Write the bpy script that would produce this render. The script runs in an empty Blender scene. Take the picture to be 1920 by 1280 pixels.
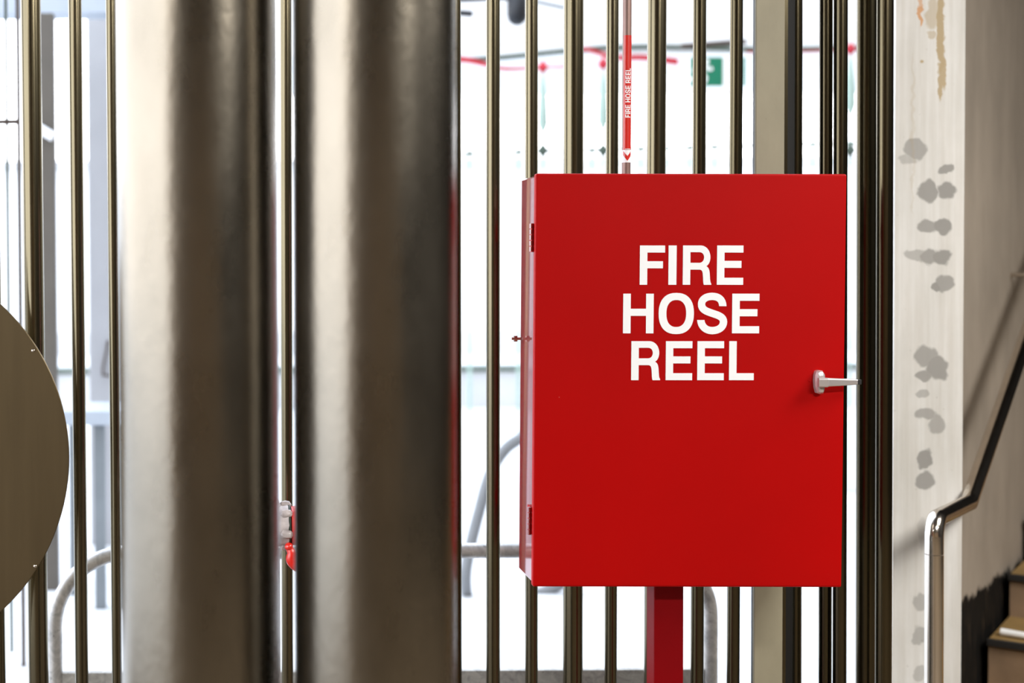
import bpy, bmesh, math, random
from mathutils import Matrix, Vector
random.seed(7)
PI = math.pi
scene = bpy.context.scene
C = scene.collection

# ------------------------------------------------------------------ camera
F = 2667.0            # focal length in pixels of the 1920 px frame (50 mm on 36 mm)
PPX, PPY = 406.0, 548.0   # the photograph is an off-centre crop: lens shift
CAMZ = 1.5
PITCH, ROLL = math.radians(1.4), math.radians(-0.34)
R = Matrix.Rotation(math.radians(90) - PITCH, 3, 'X') @ Matrix.Rotation(ROLL, 3, 'Z')
cd = bpy.data.cameras.new('camera')
cam = bpy.data.objects.new('camera', cd)
C.objects.link(cam)
cd.sensor_width = 36.0
cd.lens = F * 36.0 / 1920.0
cd.shift_x = (960.0 - PPX) / 1920.0
cd.shift_y = -(640.0 - PPY) / 1920.0
cd.clip_end = 300
cd.dof.use_dof = True
cd.dof.focus_distance = 3.05
cd.dof.aperture_fstop = 2.2
cam.matrix_world = Matrix.Translation((0, 0, CAMZ)) @ R.to_4x4()
scene.camera = cam

def at(px, py, Y):
    """pixel of the photograph -> point on the vertical plane y = Y"""
    v = R @ Vector(((px - PPX) / F, -(py - PPY) / F, -1.0))
    v *= Y / v.y
    return Vector((v.x, v.y, v.z + CAMZ))

# ------------------------------------------------------------------ daylight
w = bpy.data.worlds.new('overcast_sky')
scene.world = w
w.use_nodes = True
nt = w.node_tree
bg = nt.nodes['Background']
bg.inputs['Strength'].default_value = 6.0
tc = nt.nodes.new('ShaderNodeTexCoord')
sp = nt.nodes.new('ShaderNodeSeparateXYZ')
rp = nt.nodes.new('ShaderNodeValToRGB')
rp.color_ramp.elements[0].position = 0.0
rp.color_ramp.elements[0].color = (0.93, 0.95, 1.0, 1)
rp.color_ramp.elements[1].position = 0.6
rp.color_ramp.elements[1].color = (0.52, 0.58, 0.68, 1)
nt.links.new(tc.outputs['Generated'], sp.inputs[0])
nt.links.new(sp.outputs['Z'], rp.inputs[0])
nt.links.new(rp.outputs[0], bg.inputs['Color'])

scene.view_settings.view_transform = 'Standard'
scene.view_settings.look = 'None'
scene.view_settings.gamma = 1.0
scene.view_settings.use_curve_mapping = False
scene.view_settings.exposure = 0.0
scene.cycles.use_denoising = True
scene.cycles.max_bounces = 10
scene.cycles.caustics_reflective = True
scene.cycles.sample_clamp_indirect = 6.0

# ------------------------------------------------------------------ materials
def srgb(r, g, b):
    def f(c):
        c /= 255.0
        return c / 12.92 if c <= 0.04045 else ((c + 0.055) / 1.055) ** 2.4
    return (f(r), f(g), f(b), 1.0)

class NG:
    def __init__(s, name):
        s.m = bpy.data.materials.new(name)
        s.m.use_nodes = True
        s.t = s.m.node_tree
        s.b = s.t.nodes['Principled BSDF']
        s.co = s.t.nodes.new('ShaderNodeTexCoord')
    def n(s, typ, **kw):
        x = s.t.nodes.new(typ)
        for k, v in kw.items(): setattr(x, k, v)
        return x
    def l(s, a, b): s.t.links.new(a, b)
    def mapped(s, scale):
        mp = s.n('ShaderNodeMapping')
        mp.inputs['Scale'].default_value = scale
        s.l(s.co.outputs['Object'], mp.inputs[0])
        return mp.outputs[0]
    def noise(s, scale, detail=4, rough=0.55, stretch=(1, 1, 1), dist=0.0):
        x = s.n('ShaderNodeTexNoise')
        x.inputs['Scale'].default_value = scale
        x.inputs['Detail'].default_value = detail
        x.inputs['Roughness'].default_value = rough
        x.inputs['Distortion'].default_value = dist
        s.l(s.mapped(stretch), x.inputs['Vector'])
        return x.outputs['Fac']
    def ramp(s, src, stops, interp='LINEAR'):
        r = s.n('ShaderNodeValToRGB')
        e = r.color_ramp.elements
        r.color_ramp.interpolation = interp
        while len(e) < len(stops): e.new(0.5)
        for i, (p, c) in enumerate(stops):
            e[i].position = p
            e[i].color = c if len(c) == 4 else (*c, 1)
        s.l(src, r.inputs[0])
        return r.outputs[0]
    def mix(s, fac, a, b, blend='MIX'):
        x = s.n('ShaderNodeMix', data_type='RGBA', blend_type=blend)
        for i, v in ((0, fac), (6, a), (7, b)):
            if hasattr(v, 'is_linked') or hasattr(v, 'links'): s.l(v, x.inputs[i])
            else: x.inputs[i].default_value = v
        return x.outputs[2]
    def math(s, op, a, b=0.0, clamp=False):
        x = s.n('ShaderNodeMath', operation=op, use_clamp=clamp)
        for i, v in ((0, a), (1, b)):
            if hasattr(v, 'links'): s.l(v, x.inputs[i])
            else: x.inputs[i].default_value = v
        return x.outputs[0]
    def set(s, **kw):
        names = dict(color='Base Color', rough='Roughness', metal='Metallic', coat='Coat Weight', ior='IOR', spec='Specular IOR Level', coatr='Coat Roughness', emit='Emission Color', emits='Emission Strength', aniso='Anisotropic', normal='Normal')
        for k, v in kw.items():
            i = s.b.inputs[names[k]]
            if hasattr(v, 'links'): s.l(v, i)
            else: i.default_value = v
        return s
    def bump(s, src, strength, dist=0.002):
        b = s.n('ShaderNodeBump')
        b.inputs['Strength'].default_value = strength
        b.inputs['Distance'].default_value = dist
        s.l(src, b.inputs['Height'])
        s.l(b.outputs[0], s.b.inputs['Normal'])
        return s

def plain(name, col, rough=0.6, metal=0.0, var=0.08, scale=6, **kw):
    g = NG(name)
    n = g.noise(scale, 4)
    d = tuple(c * (1 - var) for c in col[:3]) + (1,)
    u = tuple(min(1, c * (1 + var)) for c in col[:3]) + (1,)
    g.set(color=g.ramp(n, [(0.3, d), (0.7, u)]), rough=rough, metal=metal, **kw)
    return g.m

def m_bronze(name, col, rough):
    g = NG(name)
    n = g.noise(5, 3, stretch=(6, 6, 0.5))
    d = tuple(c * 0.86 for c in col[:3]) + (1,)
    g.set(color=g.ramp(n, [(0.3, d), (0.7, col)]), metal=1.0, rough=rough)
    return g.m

def m_brushed():
    g = NG('brushed_steel')
    n = g.noise(9, 5, 0.6, stretch=(1, 1, 0.45))
    n2 = g.noise(45, 4, 0.65, stretch=(1, 1, 0.6))
    g.set(color=g.ramp(n, [(0.25, srgb(118, 111, 99)), (0.75, srgb(136, 128, 115))]), metal=1.0,
          rough=g.ramp(n, [(0.2, (0.24,) * 3), (0.8, (0.32,) * 3)]))
    a = g.math('ADD', g.math('MULTIPLY', n, 1.0), g.math('MULTIPLY', n2, 0.22))
    g.bump(a, 0.34, 0.005)
    return g.m

def m_galv(name='galvanised_steel', c0=(150, 150, 150), c1=(205, 203, 200), scale=22, rough=0.42, metal=0.45):
    g = NG(name)
    n = g.noise(scale, 6, 0.65, dist=1.2)
    n2 = g.noise(90, 3)
    c = g.ramp(n, [(0.3, srgb(*c0)), (0.62, srgb(*c1))])
    c = g.mix(g.ramp(n2, [(0.66, (0, 0, 0)), (0.72, (0.5,) * 3)]), c, srgb(60, 55, 48))
    g.set(color=c, metal=metal, rough=rough)
    g.bump(n, 0.15, 0.001)
    return g.m

def m_plaster(name, c_lo, c_hi, speck=(90, 80, 70), rough=0.75):
    g = NG(name)
    n = g.noise(3.2, 6, 0.62, stretch=(1, 1, 0.5))
    n2 = g.noise(55, 4, 0.6)
    n3 = g.noise(26, 2, 0.5)
    c = g.ramp(n, [(0.3, srgb(*c_lo)), (0.68, srgb(*c_hi))])
    c = g.mix(g.ramp(n2, [(0.68, (0, 0, 0)), (0.74, (0.55,) * 3)]), c, srgb(*speck))
    g.set(color=c, rough=rough)
    g.bump(g.math('ADD', n, g.math('MULTIPLY', n3, 0.3)), 0.25, 0.004)
    return g, c

def blobs(g, base, items, stain):
    """stains that belong to the surface: ellipses in object x/z with ragged rims. items: (x, z, rx, rz, strength)"""
    nz = g.n('ShaderNodeTexNoise'); nz.inputs['Scale'].default_value = 28; nz.inputs['Detail'].default_value = 5
    g.l(g.co.outputs['Object'], nz.inputs['Vector'])
    sub = g.n('ShaderNodeVectorMath', operation='SUBTRACT'); g.l(nz.outputs['Color'], sub.inputs[0]); sub.inputs[1].default_value = (0.5, 0.5, 0.5)
    sc = g.n('ShaderNodeVectorMath', operation='SCALE'); g.l(sub.outputs[0], sc.inputs[0]); sc.inputs['Scale'].default_value = 0.035
    ad = g.n('ShaderNodeVectorMath', operation='ADD'); g.l(sc.outputs[0], ad.inputs[0]); g.l(g.co.outputs['Object'], ad.inputs[1])
    tot = None
    for x, z, rx, rz, st in items:
        d = g.n('ShaderNodeVectorMath', operation='SUBTRACT'); g.l(ad.outputs[0], d.inputs[0]); d.inputs[1].default_value = (x, 0, z)
        m = g.n('ShaderNodeVectorMath', operation='MULTIPLY'); g.l(d.outputs[0], m.inputs[0]); m.inputs[1].default_value = (1 / rx, 0, 1 / rz)
        ln = g.n('ShaderNodeVectorMath', operation='LENGTH'); g.l(m.outputs[0], ln.inputs[0])
        mr = g.n('ShaderNodeMapRange'); g.l(ln.outputs['Value'], mr.inputs[0])
        mr.inputs[1].default_value = 1.08; mr.inputs[2].default_value = 0.86; mr.inputs[3].default_value = 0; mr.inputs[4].default_value = st
        o = mr.outputs[0]
        tot = o if tot is None else g.math('MAXIMUM', tot, o)
    return g.mix(tot, base, stain)

M = {}
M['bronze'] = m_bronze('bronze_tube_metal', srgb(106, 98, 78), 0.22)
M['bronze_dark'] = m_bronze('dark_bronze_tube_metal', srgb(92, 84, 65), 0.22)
M['brushed'] = m_brushed()
M['steel'] = m_bronze('polished_stainless_steel', srgb(220, 210, 198), 0.17)
M['chrome'] = plain('satin_chrome', srgb(215, 208, 206), 0.24, 0.65, var=0.02)
M['disc'] = m_bronze('satin_bronze_sheet', srgb(112, 98, 74), 0.42)
M['galv'] = m_galv()
M['galv_sheet'] = m_galv('galvanised_sheet', (135, 134, 130), (182, 180, 174), 30, 0.5, 0.25)
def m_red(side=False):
    g = NG('red_paint_side_darkened' if side else 'red_door_paint')
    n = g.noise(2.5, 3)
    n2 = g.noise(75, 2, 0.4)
    c = g.ramp(n, [(0.3, ((0.20 if side else 0.37), 0.0, 0.0, 1)), (0.7, ((0.23 if side else 0.41), 0.0, 0.0, 1))])  # side copy of the same red, base darkened so skylight reflections read whiter
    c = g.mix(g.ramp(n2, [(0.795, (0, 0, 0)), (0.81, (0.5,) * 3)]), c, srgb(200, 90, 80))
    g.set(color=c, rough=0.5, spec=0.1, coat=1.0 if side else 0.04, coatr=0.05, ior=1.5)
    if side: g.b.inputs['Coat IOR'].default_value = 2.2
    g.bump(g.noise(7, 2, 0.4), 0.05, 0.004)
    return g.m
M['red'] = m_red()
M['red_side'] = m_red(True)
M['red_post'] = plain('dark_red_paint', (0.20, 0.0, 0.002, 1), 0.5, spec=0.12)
M['white_vinyl'] = plain('white_vinyl', srgb(243, 243, 243), 0.5, var=0.01)
M['red_vinyl'] = plain('red_vinyl', (0.60, 0.012, 0.004, 1), 0.35, var=0.03, coat=0.5)
M['brown_pipe'] = plain('brown_copper_pipe', srgb(140, 112, 104), 0.4, 0.5, var=0.12, scale=14)
M['conc_ground'] = plain('pale_paving', srgb(212, 214, 216), 0.8, var=0.08, scale=1.4)
M['floor'] = plain('grey_concrete_floor', srgb(100, 88, 72), 0.55, var=0.12, scale=2)
M['ceiling'] = plain('concrete_ceiling', srgb(70, 60, 48), 0.8, var=0.1, scale=2)
M['wall_black'] = plain('dark_painted_wall', srgb(24, 20, 17), 0.7)
M['wall_dark'] = plain('brown_painted_wall', srgb(196, 168, 134), 0.8, var=0.12, scale=1.5)
M['pale'] = plain('pale_render', srgb(225, 226, 226), 0.8, var=0.03)
M['pale_grey'] = plain('pale_grey_panel', srgb(176, 176, 176), 0.6, var=0.06, scale=3)
M['door_grey'] = plain('worn_grey_door', srgb(150, 150, 152), 0.6, var=0.06, scale=3)
M['rack'] = plain('weathered_grey_tube', srgb(118, 120, 122), 0.5)
M['pale_blue'] = plain('pale_blue_grey_paint', srgb(160, 168, 178), 0.5, var=0.06)
M['grey_brown'] = plain('grey_brown_post', srgb(84, 78, 70), 0.6, var=0.1)
M['frame_brown'] = plain('brown_frame', srgb(60, 46, 36), 0.6)
M['mid_grey'] = plain('mid_grey_paint', srgb(110, 116, 120), 0.6)
M['dark_blue'] = plain('dark_blue_paint', srgb(4, 9, 18), 0.5)
M['green_dark'] = plain('dark_green_wire', srgb(52, 66, 52), 0.6)
M['pale_green'] = plain('pale_green_cloth', srgb(150, 170, 160), 0.8)
M['tape'] = plain('red_tape', srgb(170, 20, 40), 0.6)
M['sign_green'] = plain('sign_green', (0.0, 0.16, 0.085, 1), 0.5, var=0.02)
M['black'] = plain('black_plastic', srgb(22, 20, 18), 0.6)
M['black_steel'] = plain('black_painted_steel', srgb(14, 12, 10), 0.6)
M['riser'] = plain('brown_stair_board', srgb(128, 104, 80), 0.7, var=0.2, scale=9)
M['tread'] = plain('ochre_stair_tread', srgb(140, 112, 66), 0.7, var=0.15, scale=9)
M['putty'] = plain('dirty_white_casting', srgb(158, 148, 145), 0.45, var=0.3, scale=40, coat=0.3)
M['rubber'] = plain('green_rubber_gasket', srgb(20, 38, 24), 0.6)
gb, cb = m_plaster('beige_coated_beam', (128, 121, 100), (156, 148, 124), (72, 64, 48), 0.6)
gb.set(color=cb); M['beam'] = gb.m

# ------------------------------------------------------------------ mesh helpers
def link(name, bm, mat, parent=None, smooth=False, bevel=0.0, seg=2):
    me = bpy.data.meshes.new(name)
    bmesh.ops.recalc_face_normals(bm, faces=bm.faces)
    bm.to_mesh(me); bm.free()
    for m in (mat if isinstance(mat, (list, tuple)) else [mat]): me.materials.append(m)
    if smooth:
        for p in me.polygons: p.use_smooth = True
        me.set_sharp_from_angle(angle=math.radians(40))
    o = bpy.data.objects.new(name, me)
    C.objects.link(o)
    if parent is not None: o.parent = parent
    if bevel:
        b = o.modifiers.new('bevel', 'BEVEL'); b.width = bevel; b.segments = seg; b.limit_method = 'ANGLE'
        b.harden_normals = False
    return o

def rebase(o, p):
    """put the origin of a world-space mesh at p"""
    o.data.transform(Matrix.Translation(-Vector(p)))
    o.location = p
    return o

def tag(o, label, cat, group=None):
    o['label'] = label; o['category'] = cat
    if group: o['group'] = group
    return o

def struct(o):
    o['kind'] = 'structure'
    return o

def empty(name, loc=(0, 0, 0), mat=None):
    o = bpy.data.objects.new(name, None)
    o.empty_display_size = 0.05
    C.objects.link(o)
    if mat is not None: o.matrix_world = mat
    else: o.location = loc
    return o

def box(bm, x0, x1, y0, y1, z0, z1):
    vs = [bm.verts.new((x, y, z)) for x in (x0, x1) for y in (y0, y1) for z in (z0, z1)]
    for f in ((0, 1, 3, 2), (4, 6, 7, 5), (0, 4, 5, 1), (2, 3, 7, 6), (0, 2, 6, 4), (1, 5, 7, 3)):
        bm.faces.new([vs[i] for i in f])
    return vs

def boxobj(name, b, mat, parent=None, bevel=0.0):
    bm = bmesh.new(); box(bm, *b)
    return link(name, bm, mat, parent, bevel=bevel)

def tube(bm, pts, r, seg=24, cap=True):
    pts = [Vector(p) for p in pts]
    rr = r if isinstance(r, (list, tuple)) else [r] * len(pts)
    t0 = (pts[1] - pts[0]).normalized()
    up = Vector((0, 0, 1)) if abs(t0.z) < 0.9 else Vector((0, 1, 0))
    u = t0.cross(up).normalized()
    rings = []
    for i, p in enumerate(pts):
        a = (pts[i] - pts[i - 1]).normalized() if i else (pts[1] - pts[0]).normalized()
        b = (pts[i + 1] - pts[i]).normalized() if i < len(pts) - 1 else a
        t = (a + b).normalized()
        u = (u - t * u.dot(t)).normalized()
        v = t.cross(u)
        k = 1.0 / max(0.35, t.dot(b))
        bis = (b - a)
        ring = []
        for j in range(seg):
            q = u * math.cos(2 * PI * j / seg) + v * math.sin(2 * PI * j / seg)
            if bis.length > 1e-4:      # keep the section true through a mitre
                n = bis.normalized(); q = q + n * q.dot(n) * (k - 1)
            ring.append(bm.verts.new(p + q * rr[i]))
        rings.append(ring)
    for a, b in zip(rings, rings[1:]):
        for j in range(seg):
            bm.faces.new((a[j], a[(j + 1) % seg], b[(j + 1) % seg], b[j]))
    if cap:
        bm.faces.new(rings[0][::-1]); bm.faces.new(rings[-1])

def arc_pts(p0, p1, p2, r, n=8):
    """round the corner p1 between p0 and p2 with radius r"""
    p0, p1, p2 = map(Vector, (p0, p1, p2))
    a = (p0 - p1).normalized(); b = (p2 - p1).normalized()
    half = a.angle(b) / 2
    d = r / math.tan(half)
    c = p1 + (a + b).normalized() * (r / math.sin(half))
    s = p1 + a * d; e = p1 + b * d
    out = []
    for i in range(n + 1):
        q = s.lerp(e, i / n) - c
        out.append(c + q.normalized() * r)
    return out

def spline(ctrl, n=8):
    P = [Vector(c) for c in ctrl]
    P = [P[0] * 2 - P[1]] + P + [P[-1] * 2 - P[-2]]
    out = []
    for i in range(1, len(P) - 2):
        for k in range(n):
            t = k / n
            a, b, c, d = P[i - 1:i + 3]
            out.append(0.5 * ((2 * b) + (c - a) * t + (2 * a - 5 * b + 4 * c - d) * t * t + (3 * b - a - 3 * c + d) * t ** 3))
    out.append(P[-2])
    return out

def lathe(bm, prof, origin, axis='Z', seg=32):
    """prof: (r, h) list; revolve about axis"""
    o = Vector(origin)
    ax = {'X': (Vector((0, 1, 0)), Vector((0, 0, 1)), Vector((1, 0, 0))),
          'Y': (Vector((1, 0, 0)), Vector((0, 0, 1)), Vector((0, 1, 0))),
          'Z': (Vector((1, 0, 0)), Vector((0, 1, 0)), Vector((0, 0, 1)))}[axis]
    rings = []
    for r, h in prof:
        rings.append([bm.verts.new(o + ax[2] * h + (ax[0] * math.cos(2 * PI * j / seg) + ax[1] * math.sin(2 * PI * j / seg)) * max(r, 1e-5)) for j in range(seg)])
    for a, b in zip(rings, rings[1:]):
        for j in range(seg):
            bm.faces.new((a[j], a[(j + 1) % seg], b[(j + 1) % seg], b[j]))
    bm.faces.new(rings[0][::-1]); bm.faces.new(rings[-1])

def prism(bm, poly, d0, d1):
    """poly in (x, z), extruded along y"""
    a = [bm.verts.new((x, d0, z)) for x, z in poly]
    b = [bm.verts.new((x, d1, z)) for x, z in poly]
    bm.faces.new(a); bm.faces.new(b[::-1])
    n = len(poly)
    for i in range(n):
        bm.faces.new((a[i], b[i], b[(i + 1) % n], a[(i + 1) % n]))

# ------------------------------------------------------------------ structure: floor, ceiling, walls
CEIL = 3.3
struct(boxobj('floor', (-3.2, 6.0, -6.5, 3.62, -0.12, 0.0), M['floor']))
def slab(name, poly, mat):
    bm = bmesh.new()
    a = [bm.verts.new((x, y, 0)) for x, y in poly]; b = [bm.verts.new((x, y, -0.12)) for x, y in poly]
    bm.faces.new(a); bm.faces.new(b)
    for i in range(len(a)): bm.faces.new((a[i], a[(i + 1) % len(a)], b[(i + 1) % len(a)], b[i]))
    struct(link(name, bm, mat))
slab('floor_stairwell', [(1.90, 3.621), (6.0, 3.621), (6.0, 8.95), (1.90, 3.90)], M['floor'])
struct(boxobj('floor_courtyard', (-40, 40, 9.01, 45, -0.12, 0.0), M['conc_ground']))
slab('floor_terrace', [(-40, 3.621), (1.899, 3.621), (1.899, 3.91), (5.95, 9.0), (-40, 9.0)], M['conc_ground'])
struct(boxobj('floor_yard_side', (-40, -3.21, -14, 3.62, -0.12, 0.0), M['conc_ground']))
struct(boxobj('ceiling', (-3.2, 5.44, -6.39, 3.55, CEIL, CEIL + 0.25), M['ceiling']))
struct(boxobj('wall_back', (-3.2, 5.65, -6.6, -6.401, 0, CEIL), M['wall_dark']))
struct(boxobj('wall_left', (-3.3, -3.1, -6.4, -1.7, 0, CEIL), M['wall_dark']))
struct(boxobj('wall_right', (5.45, 5.65, -6.4, 8.6, 0, 5.2), M['wall_black']))
bm = bmesh.new()
_p = [(1.9, 3.56), (5.44, 3.56), (5.44, 8.45), (1.9, 3.95)]
_a = [bm.verts.new((x, y, 5.001)) for x, y in _p]; _b = [bm.verts.new((x, y, 5.2)) for x, y in _p]
bm.faces.new(_a); bm.faces.new(_b)
for i in range(4): bm.faces.new((_a[i], _a[(i + 1) % 4], _b[(i + 1) % 4], _b[i]))
struct(link('ceiling_stairwell', bm, M['ceiling']))
struct(boxobj('wall_above_screen', (1.9, 5.44, 3.45, 3.549, CEIL + 0.26, 5.0), M['ceiling']))

# stair side wall: plaster, near-black below a ragged edge along the steps
DV = Vector((math.sin(math.radians(38.5)), math.cos(math.radians(38.5)), 0))   # up the stairs
NV = Vector((DV.y, -DV.x, 0))                                                  # away from the wall
S0 = Vector((1.965, 3.93, 0))
gw, cw = m_plaster('black_based_plaster', (138, 128, 116), (164, 152, 138), (70, 58, 48), 0.8)
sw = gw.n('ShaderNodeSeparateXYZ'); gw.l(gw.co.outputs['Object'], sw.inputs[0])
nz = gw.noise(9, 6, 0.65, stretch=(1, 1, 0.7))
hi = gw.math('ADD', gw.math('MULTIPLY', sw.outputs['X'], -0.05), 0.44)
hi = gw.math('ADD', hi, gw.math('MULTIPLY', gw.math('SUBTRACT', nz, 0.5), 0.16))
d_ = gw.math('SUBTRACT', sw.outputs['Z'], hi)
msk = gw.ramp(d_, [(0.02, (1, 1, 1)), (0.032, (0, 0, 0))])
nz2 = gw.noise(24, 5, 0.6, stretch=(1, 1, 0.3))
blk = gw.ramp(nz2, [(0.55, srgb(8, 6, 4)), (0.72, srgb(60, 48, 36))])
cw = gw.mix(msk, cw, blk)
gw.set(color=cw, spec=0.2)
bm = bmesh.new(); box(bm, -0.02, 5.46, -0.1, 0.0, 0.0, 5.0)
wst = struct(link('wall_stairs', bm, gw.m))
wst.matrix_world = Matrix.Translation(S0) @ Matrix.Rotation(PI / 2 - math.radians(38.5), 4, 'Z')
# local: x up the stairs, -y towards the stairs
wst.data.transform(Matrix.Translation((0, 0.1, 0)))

# ------------------------------------------------------------------ concrete pillar with damp patches
PY = 3.8
pl, pr = at(1676, 640, PY), at(1806, 640, PY)
g, c = m_plaster('stained_white_concrete', (190, 188, 182), (216, 213, 209), (110, 100, 88), 0.7)
orig = Vector((pl.x, PY, 0))
def bl(items, fac=1.0):
    out = []
    for x, y, rx, ry, st in items:
        p = at(x, y, PY) - orig
        out.append((p.x, p.z, rx / F * PY, ry / F * PY, st))
    return out
grey = bl([(1716, 280, 22, 20, .75), (1700, 300, 18, 9, .5), (1774, 316, 16, 10, .9), (1740, 358, 18, 22, .9), (1775, 357, 18, 16, .95), (1738, 425, 19, 14, .85),
           (1768, 425, 19, 14, .95), (1715, 478, 22, 12, .6), (1745, 482, 22, 14, .85), (1766, 482, 18, 18, .95), (1772, 530, 18, 16, .85), (1755, 538, 9, 7, .95), (1735, 668, 22, 22, .8),
           (1758, 690, 20, 24, .9), (1730, 705, 17, 10, .85), (1729, 738, 15, 8, .6), (1735, 775, 20, 10, .75), (1756, 795, 17, 20, .7), (1734, 860, 15, 18, .95), (1734, 900, 19, 20, .9),
           (1726, 1130, 12, 16, .6), (1724, 1190, 12, 20, .6), (1724, 1260, 12, 16, .5), (1730, 1000, 10, 30, .3)])
ochre = bl([(1764, 60, 8, 85, .85), (1768, 130, 6, 40, .8), (1762, 165, 3.5, 26, .8), (1748, 25, 14, 28, .5), (1746, 65, 9, 9, .5), (1727, 115, 4, 4, .8), (1712, 250, 3, 160, .18)])
orange = bl([(1726, 30, 4, 22, .8), (1726, 12, 3, 30, .6)])
st_ = g.ramp(g.noise(14, 4, 0.6, stretch=(3, 1, 0.12)), [(0.35, (0.80, 0.77, 0.73, 1)), (0.65, (1.0, 1.0, 1.0, 1))])
c = g.mix(0.7, c, st_, 'MULTIPLY')
c = blobs(g, c, grey, srgb(134, 131, 126))
c = blobs(g, c, ochre, srgb(158, 134, 88))
c = blobs(g, c, orange, srgb(190, 128, 60))
g.set(color=c)
bm = bmesh.new()
x0, x1 = pl.x, pr.x
ch = 0.012
poly = [(x0, 0), (x1, 0), (x1 + 0.014, 0.03), (x1 + 0.014, 0.16), (x0, 0.16)]
lo = [bm.verts.new((x, PY + y, 0)) for x, y in poly]; hi_ = [bm.verts.new((x, PY + y, 5.0)) for x, y in poly]
bm.faces.new(lo[::-1]); bm.faces.new(hi_)
for i in range(5): bm.faces.new((lo[i], lo[(i + 1) % 5], hi_[(i + 1) % 5], hi_[i]))
pil = rebase(link('concrete_pillar', bm, g.m), orig)
tag(pil, 'white concrete pillar with grey damp patches and ochre streaks beside the stair wall', 'pillar')

# ------------------------------------------------------------------ screen of bronze tubes
def rod(name, xt0, xt1, xb0, xb1, Y, mat, label, group, z1=CEIL, cat='tube'):
    t = at((xt0 + xt1) / 2, 0, Y); b = at((xb0 + xb1) / 2, 1280, Y)
    wd = ((xt1 - xt0) + (xb1 - xb0)) / 2
    r = wd / 2 / F * Y / math.sqrt(1 + ((xt0 + xb0) / 2 - PPX) ** 2 / F ** 2)
    k0 = (0 - b.z) / (t.z - b.z); k1 = (z1 - b.z) / (t.z - b.z)
    p0 = b.lerp(t, k0); p1 = b.lerp(t, k1)
    bm = bmesh.new(); tube(bm, [p0, p1], r, 40)
    o = rebase(link(name, bm, mat, smooth=True), p0)
    tag(o, label, cat, group)
    return o, p0, p1, r

G1 = 'slim bronze tubes of the screen'
G2 = 'thick bronze tubes of the screen'
B, BD = M['bronze'], M['bronze_dark']
rods = [
 (-22, -6, -8, 12, 3.30, B, 'slim bronze tube at the far left edge, mostly hidden behind the round disc', G1),
 (38, 77, 54, 91, 3.30, B, 'thick bronze tube passing directly behind the round metal disc', G2),
 (129, 152, 140, 167, 3.30, B, 'slim bronze tube standing free between the round disc and the big steel poles', G1),
 (199, 217, 209, 230, 3.30, B, 'slim bronze tube against the disc side of the first big steel pole', G1),
 (526, 546, 527, 551, 3.32, B, 'slim bronze tube seen in the gap between the two big steel poles', G1),
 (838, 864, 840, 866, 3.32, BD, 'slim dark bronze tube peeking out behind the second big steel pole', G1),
 (912, 937, 911, 938, 3.30, B, 'slim bronze tube standing alone between the big steel poles and the red cabinet', G1),
 (985, 1008, 984, 1009, 3.30, B, 'slim bronze tube behind the hinged edge of the red cabinet', G1),
 (1057, 1094, 1055, 1093, 3.30, B, 'thick bronze tube behind the red cabinet, nearest to its hinged side', G2),
 (1137, 1160, 1133, 1157, 3.30, B, 'slim bronze tube just beside the pipe with the red sticker', G1),
 (1214, 1250, 1207, 1243, 3.31, B, 'thick bronze tube behind the red cabinet and its dark red post', G2),
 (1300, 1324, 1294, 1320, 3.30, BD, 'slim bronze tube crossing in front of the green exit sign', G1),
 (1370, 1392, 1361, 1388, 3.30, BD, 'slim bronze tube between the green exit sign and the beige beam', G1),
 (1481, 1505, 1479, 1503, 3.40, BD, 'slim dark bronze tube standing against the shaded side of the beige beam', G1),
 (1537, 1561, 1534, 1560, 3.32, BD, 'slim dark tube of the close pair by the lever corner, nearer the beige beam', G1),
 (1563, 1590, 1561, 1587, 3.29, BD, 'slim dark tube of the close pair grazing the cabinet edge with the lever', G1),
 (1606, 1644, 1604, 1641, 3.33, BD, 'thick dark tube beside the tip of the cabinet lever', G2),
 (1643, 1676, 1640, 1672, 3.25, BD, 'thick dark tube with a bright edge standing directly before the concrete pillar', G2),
]
for a in rods: rod('bronze_tube', *a)

# big brushed steel poles
GP = 'big brushed steel poles'
rod('steel_pole', 217, 520, 229, 526, 2.12, M['brushed'], 'first big brushed steel pole, nearer the round disc, with a dark shaded side', GP, cat='pole')
rod('steel_pole', 548, 852, 552, 854, 2.06, M['brushed'], 'second big brushed steel pole, the one nearer the red cabinet', GP, cat='pole')

# beige beam: an upright H-section seen from its flange
t0 = at(1408, 0, 3.3); t1 = at(1462, 0, 3.3); b0 = at(1405, 1280, 3.3); b1 = at(1458, 1280, 3.3)
xa = (t0.x + b0.x) / 2; xb = (t1.x + b1.x) / 2
bme = empty('beam', (xa, 3.27, 0))
wd = xb - xa
boxobj('flange', (0, wd, 0, 0.010, 0, CEIL), M['beam'], bme, bevel=0.002)['label'] = 'beige speckled front flange'
rx0 = at(1413, 640, 3.36).x - xa; rx1 = at(1488, 640, 3.36).x - xa
boxobj('web', (rx0 + 0.02, rx0 + 0.028, 0.0105, 0.089, 0, CEIL), M['black_steel'], bme)
boxobj('flange', (rx0, rx1, 0.0895, 0.10, 0, CEIL), M['black_steel'], bme)['label'] = 'black rear flange'
boxobj('edge_strip', (wd + 0.0005, wd + 0.0085, 0.004, 0.03, 0, CEIL), M['bronze_dark'], bme)['label'] = 'thin brown edge strip'
tag(bme, 'beige speckled flat steel beam among the bronze tubes, running down behind the red cabinet', 'beam')

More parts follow.
